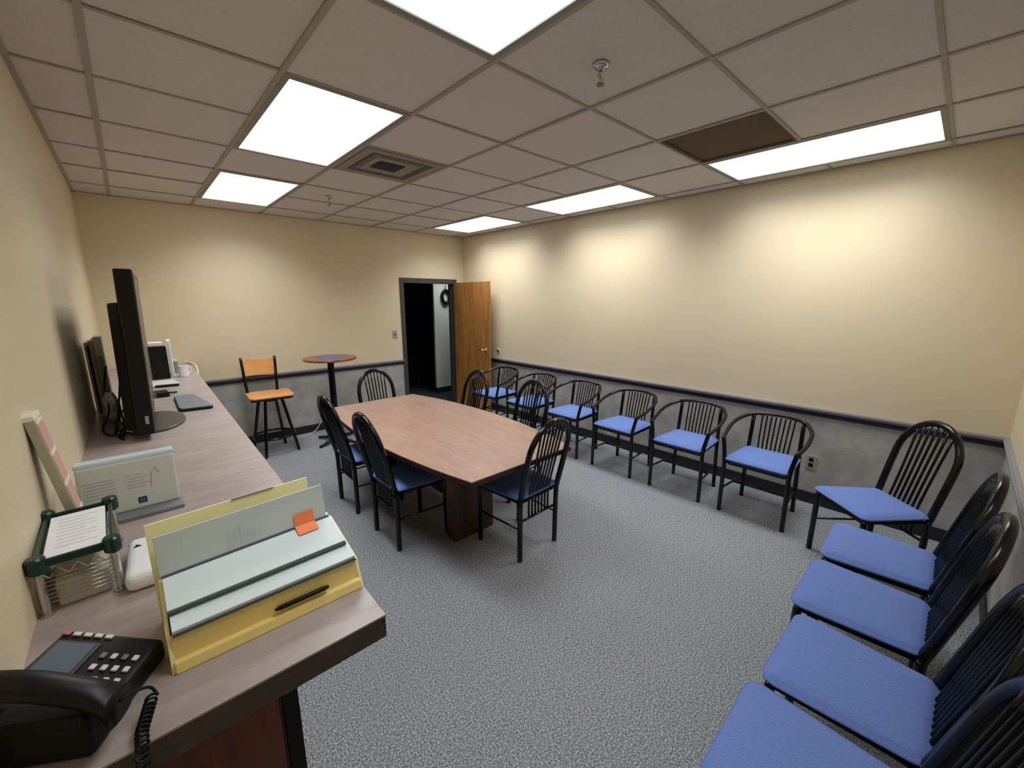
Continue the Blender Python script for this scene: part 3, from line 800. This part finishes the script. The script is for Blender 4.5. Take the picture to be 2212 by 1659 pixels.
for k in range(7):
    sh.tube([(-RW, -RD - .002, .028 + k * .010), (RW, -RD - .002, .028 + k * .010)], .0013, 6)
    sh.tube([(RW + .002, -RD, .028 + k * .010), (RW + .002, RD, .028 + k * .010)], .0013, 6)
sh.build('wire_shelf', M['wire'], wr, smooth=True)
sg = MB()
pts = [(-RW + 2 * RW * k / 8, -RD - .004, RH - .03 - (.018 if k % 2 else 0)) for k in range(9)]
sg.tube(pts, .002, 6); sg.build('truss_wire', M['wire'], wr)
bb_ = MB().bb(-.044, .046, -.124, .120, .004, .064).build('storage_box', M['beige'], bevel=.006, seg=3)
bb_.location = (.060, 1.42, CT - .004); bb_.rotation_euler = (0, 0, math.radians(2)); tag(bb_, 'low beige box sitting inside the chrome wire rack', 'box')
pa = thing('paper_sheet', 'white printed sheet lying on top of the wire rack', 'paper', (.060, 1.42, CT + RH - .018), math.radians(2))
MB().bb(-.050, .050, -.130, .112, 0, .012).build('sheet', M['white'], pa)
ln = MB()
for k in range(9): ln.bb(-.034, .036 - .02 * (k % 3 == 1), -.09 + k * .021, -.087 + k * .021, .012, .0124)
ln.build('printed_lines', M['ink'], pa)
# white roll-ended packet between rack and file box
wp = thing('paper_packet', 'white paper packet with a dark mark, between the wire rack and file box', 'packet', (.166, 1.345, CT), math.radians(-2))
MB().bb(-.030, .048, -.105, .11, 0, .045).build('wrapper', M['white'], wp, bevel=.018, seg=4)
MB().prism([(-.016, .045), (.002, .048), (-.010, .062)], .0448, .0458).build('printed_mark', M['matteblack'], wp)

# ================================================================== STANDING BOX WITH LOGO
sb = thing('standing_box', 'pale plastic box standing on its edge with a small navy logo, on a grey tray', 'box', (.155, 1.745, CT), math.radians(0))
ang = -.10
R_ = Matrix.Rotation(ang, 4, 'X')
MB().bb(-.118, .118, 0, .045, .012, .175).xf(R_).build('front_panel', M['mint'], sb, bevel=.006, seg=3)
MB().bb(-.120, .120, .004, .062, .172, .190).xf(R_).build('top_edge', M['icy'], sb, bevel=.006, seg=3)
pr = MB()
for k in range(6): pr.bb(-.105, -.035, -.0008, .0, .075 + k * .010, .0775 + k * .010)
for k in range(5): pr.bb(-.010, .035 + .01 * (k % 2), -.0008, .0, .085 + k * .010, .0875 + k * .010)
pr.tube([(.05, -.0004, .08), (.055, -.0004, .12), (.066, -.0004, .14), (.075, -.0004, .12)], .0016, 5)
pr.xf(R_).build('printed_panel', M['inkdark'], sb)
lg = MB().bb(.012, .034, -.0012, 0, .030, .050).xf(R_).build('logo', M['logoblue'], sb, bevel=.0006)
MB().bb(.018, .021, -.0016, -.0012, .034, .046).xf(R_).build('logo_stroke', M['slategrey'], lg)
MB().bb(.025, .028, -.0016, -.0012, .034, .046).xf(R_).build('logo_stroke', M['slategrey'], lg)
MB().bb(.018, .028, -.0016, -.0012, .039, .041).xf(R_).build('logo_stroke', M['slategrey'], lg)
MB().bb(-.120, .124, -.055, .05, 0, .012).build('tray', M['tray'], sb, bevel=.003)

# ================================================================== LEANING BOARD
lb = thing('leaning_board', 'narrow cream board with pink panels leaning against the left wall', 'board', (.004, 1.60, CT), 0)
Rb = Matrix.Rotation(math.radians(-8), 4, 'Y')
MB().bb(.036, .056, 0, .09, 0.0, .372).xf(Rb).build('board', M['greyedge'], lb, bevel=.002)
MB().bb(.034, .058, -.002, .092, .372, .386).xf(Rb).build('end_cap', M['cream'], lb, bevel=.002)
for k in range(4):
    MB().bb(.056, .0575, .006, .088, .005 + k * .092, .084 + k * .092).xf(Rb).build('pink_panel', M['pink'], lb)
    MB().bb(.056, .0585, .004, .090, .084 + k * .092, .094 + k * .092).xf(Rb).build('white_divider', M['cream'], lb)

# ================================================================== TELEVISION
def lean(mb, k=.028):
    for v_ in mb.bm.verts: v_.co.x += (v_.co.z - .4) * k
    return mb
tv = thing('television', 'large black flat television standing on the counter, seen edge-on', 'television', (.248, 3.15, CT), math.radians(-1.9))
# local: screen faces +x, width along y
tl = .50
bd = MB()
bd.extrude_x([(-tl, .03), (tl, .03), (tl, .825), (-tl, .825)], -.045, .022)
lean(bd).build('bezel', M['blackplastic'], tv, bevel=.008, seg=3)
lean(MB().bb(.0195, .0235, -tl + .03, tl - .03, .085, .795)).build('screen', M['screen'], tv)
hm = MB()
hm.prism([(-.045, -tl + .02), (-.045, tl - .02), (-.085, tl - .12), (-.085, -tl + .06)], .05, .67)
lean(hm).build('back_housing', M['matteblack'], tv, bevel=.012, seg=3)
MB().bb(-.035, .005, -.10, .10, 0.01, .06).build('stand_neck', M['matteblack'], tv)
el = MB(); pts = [(.0 + .148 * math.cos(a * PI / 20), -.12 + .25 * math.sin(a * PI / 20)) for a in range(40)]
el.prism(pts, 0, .014); el.build('stand_base', M['greyplastic'], tv, bevel=.004)
lean(MB().bb(-.008, .006, -tl - .0012, -tl, .085, .125)).build('label', M['plate2'], tv)

# cables behind TV
cbm = MB()
random.seed(3)
cpaths = [[(.140, 3.30, CT + .26), (.125, 3.12, CT + .16), (.105, 3.02, CT + .05), (.090, 2.90, CT + .006), (.115, 2.80, CT + .006), (.130, 2.90, CT + .006)],
  [(.150, 3.10, CT + .22), (.120, 3.05, CT + .13), (.130, 2.92, CT + .04), (.105, 2.82, CT + .006), (.125, 2.74, CT + .006)],
  [(.085, 3.40, CT + .30), (.060, 3.36, CT + .17), (.075, 3.10, CT + .09), (.045, 2.96, CT + .02), (.080, 2.86, CT + .006), (.10, 3.0, CT + .006)],
  [(.130, 3.0, CT + .10), (.115, 2.90, CT + .07), (.135, 2.84, CT + .05), (.125, 2.78, CT + .012), (.112, 2.85, CT + .006)]]
for cp_ in cpaths:
    cbm.tube(curve_pts(cp_, 7), .0042, 6)
o = cbm.build('cable', M['matteblack'], smooth=True); tag(o, 'tangle of black cables hanging behind the television onto the counter', 'cable')
# crumpled bag
bg = MB(); bmesh.ops.create_icosphere(bg.bm, subdivisions=4, radius=1)
for v_ in bg.bm.verts:
    c_ = v_.co; n_ = math.sin(c_.x * 9 + c_.z * 5) * .06 + math.sin(c_.y * 11 - c_.z * 7) * .07
    c_ *= 1 + n_; c_.x *= .036; c_.y *= .07; c_.z *= .082; c_.z += .082
    if c_.z < 0: c_.z = 0
o = bg.build('plastic_bag', M['bag'], smooth=True); o.location = (.080, 3.25, CT); tag(o, 'crumpled white plastic bag behind the television', 'bag')

# cream holder against the wall
ch = thing('file_holder', 'tall cream file holder with a dark slot against the left wall behind the television', 'file holder', (.008, 3.42, CT), 0)
Rc = Matrix.Rotation(math.radians(0), 4, 'Y')
MB().bb(0, .010, 0, .26, 0, .44).build('back_panel', M['cream'], ch, bevel=.002)
MB().bb(.010, .075, 0, .26, 0, .012).build('base', M['cream'], ch, bevel=.002)
MB().bb(.010, .020, .02, .25, .012, .42).build('slot_shade', M['matteblack'], ch)  # solid black fill stands for the shade in the open slot
MB().bb(.022, .040, .004, .25, .012, .45).build('folder_stack', M['olive'], ch, bevel=.002)
MB().bb(.042, .075, .002, .25, .012, .47).build('front_panel', M['cream'], ch, bevel=.002)
MB().bb(.048, .070, 0.0004, .002, .10, .36).build('printed_strip', M['teal'], ch)

# far end of counter
bkx = thing('speaker_box', 'black upright box standing on the counter beyond the television', 'speaker', (.365, 4.70, CT), math.radians(3))
MB().bb(-.062, .060, 0, .14, 0, .285).build('cabinet', M['blackplastic'], bkx, bevel=.004)
MB().bb(-.054, .052, -.003, 0, .012, .27).build('grille', M['matteblack'], bkx)
o = MB().bb(-.05, .045, .01, .10, 0, .035).build('small_box', M['white'], bevel=.006); o.location = (.360, 4.72, CT + .285)
tag(o, 'small white box lying on top of the black upright box', 'box')
o = thing('white_board', 'thin white board standing beside the black upright box', 'board', (.435, 4.78, CT), math.radians(-4))
MB().bb(.0, .022, 0, .20, 0, .325).build('panel', M['white'], o, bevel=.002)
o = thing('white_mug', 'white mug near the far end of the counter', 'mug', (.522, 4.745, CT))
MB().lathe([(.034, 0), (.037, .004), (.036, .10), (.0335, .10), (.033, .01), (.002, .008)], n=28).build('cup', M['white'], o, smooth=False)
MB().tube(curve_pts([(.034, .02, .08), (.055, .035, .075), (.055, .035, .035), (.034, .02, .028)], 5), .005, 8).build('handle', M['white'], o, smooth=True)
o = thing('canister', 'small grey canister with a pale lid, left of the white mug', 'canister', (.478, 5.02, CT))
MB().cyl((0, 0), .027, 0, .11, 20).build('body', M['tray'], o); MB().cyl((0, 0), .029, .11, .13, 20).build('lid', M['mint'], o)
o = thing('paper_sheet', 'pale sheet of paper lying in front of the black upright box', 'paper', (.355, 4.50, CT), math.radians(6))
MB().bb(-.085, .095, -.16, .12, 0, .0015).build('sheet', mat('grey_white_paper', srgb(196, 198, 192), .7), o)
o = thing('remote_control', 'slim black remote lying on the counter just before the pale sheet', 'remote', (.375, 4.26, CT), math.radians(82))
MB().bb(-.022, .022, -.075, .075, 0, .016).build('case', M['matteblack'], o, bevel=.004)
o = thing('adapter_box', 'small black box with a protruding lead on the counter behind the grey pad', 'adapter', (.325, 3.86, CT), math.radians(5))
MB().bb(-.04, .035, -.06, .06, 0, .035).build('case', M['blackplastic'], o, bevel=.004)
MB().tube([(.035, .0, .02), (.06, .03, .012), (.09, .05, .008)], .006, 8).build('lead', M['matteblack'], o, smooth=True)
o = thing('grey_pad', 'flat slate-grey tablet-shaped pad lying on the counter beside the television base', 'pad', (.456, 3.45, CT), 0)
MB().prism([(-.070, -.245), (.078, -.265), (.092, -.24), (.040, .22), (.015, .245), (-.055, .25), (-.078, .225), (-.082, -.2)], .0, .014).build('base', M['matteblack'], o, bevel=.003)
MB().prism([(-.068, -.24), (.076, -.258), (.088, -.235), (.038, .215), (.013, .24), (-.053, .245), (-.074, .22), (-.078, -.2)], .014, .022).build('cover', M['slategrey'], o, bevel=.003)
# light strip at counter's far end edge
o = MB().tube(curve_pts([(.60, YF - .03, CT + .012), (.63, YF - .05, CT + .012), (.672, YF - .30, CT + .004), (.665, YF - .55, CT - .06)], 5), .008, 8).build('edge_cord', M['cream'], smooth=True)
tag(o, 'pale cord draped over the far corner of the counter', 'cord')

# ================================================================== CAMERA
F = 890.24; W_ = 2212.0
yaw, pitch, roll = [math.radians(a_) for a_ in (42.49, 11.645, -0.074)]
cy_, sy_ = math.cos(yaw), math.sin(yaw); cp, sp_ = math.cos(pitch), math.sin(pitch)
fwd = Vector((sy_ * cp, cy_ * cp, -sp_)); r0 = Vector((cy_, -sy_, 0)); u0 = r0.cross(fwd)
right = r0 * math.cos(roll) + u0 * math.sin(roll); up = -r0 * math.sin(roll) + u0 * math.cos(roll)
cam = bpy.data.cameras.new('camera'); cam.sensor_fit = 'HORIZONTAL'; cam.sensor_width = 36
cam.lens = 36 * F / W_; cam.clip_start = .02; cam.clip_end = 60
co_ = bpy.data.objects.new('camera', cam); C.objects.link(co_)
mt = Matrix((right, up, -fwd)).transposed().to_4x4(); mt.translation = (.22834, 0, 1.7556)
co_.matrix_world = mt
SC.camera = co_

# ------------------------------------------------------------------ world and colour
wd = bpy.data.worlds.new('world'); SC.world = wd; wd.use_nodes = True
wd.node_tree.nodes['Background'].inputs[0].default_value = (.02, .02, .022, 1)
wd.node_tree.nodes['Background'].inputs[1].default_value = 1.0
vs_ = SC.view_settings
vs_.view_transform = 'Standard'; vs_.look = 'None'; vs_.gamma = 1; vs_.use_curve_mapping = False
vs_.exposure = 0.16
SC.cycles.max_bounces = 8; SC.cycles.diffuse_bounces = 5; SC.cycles.use_denoising = True
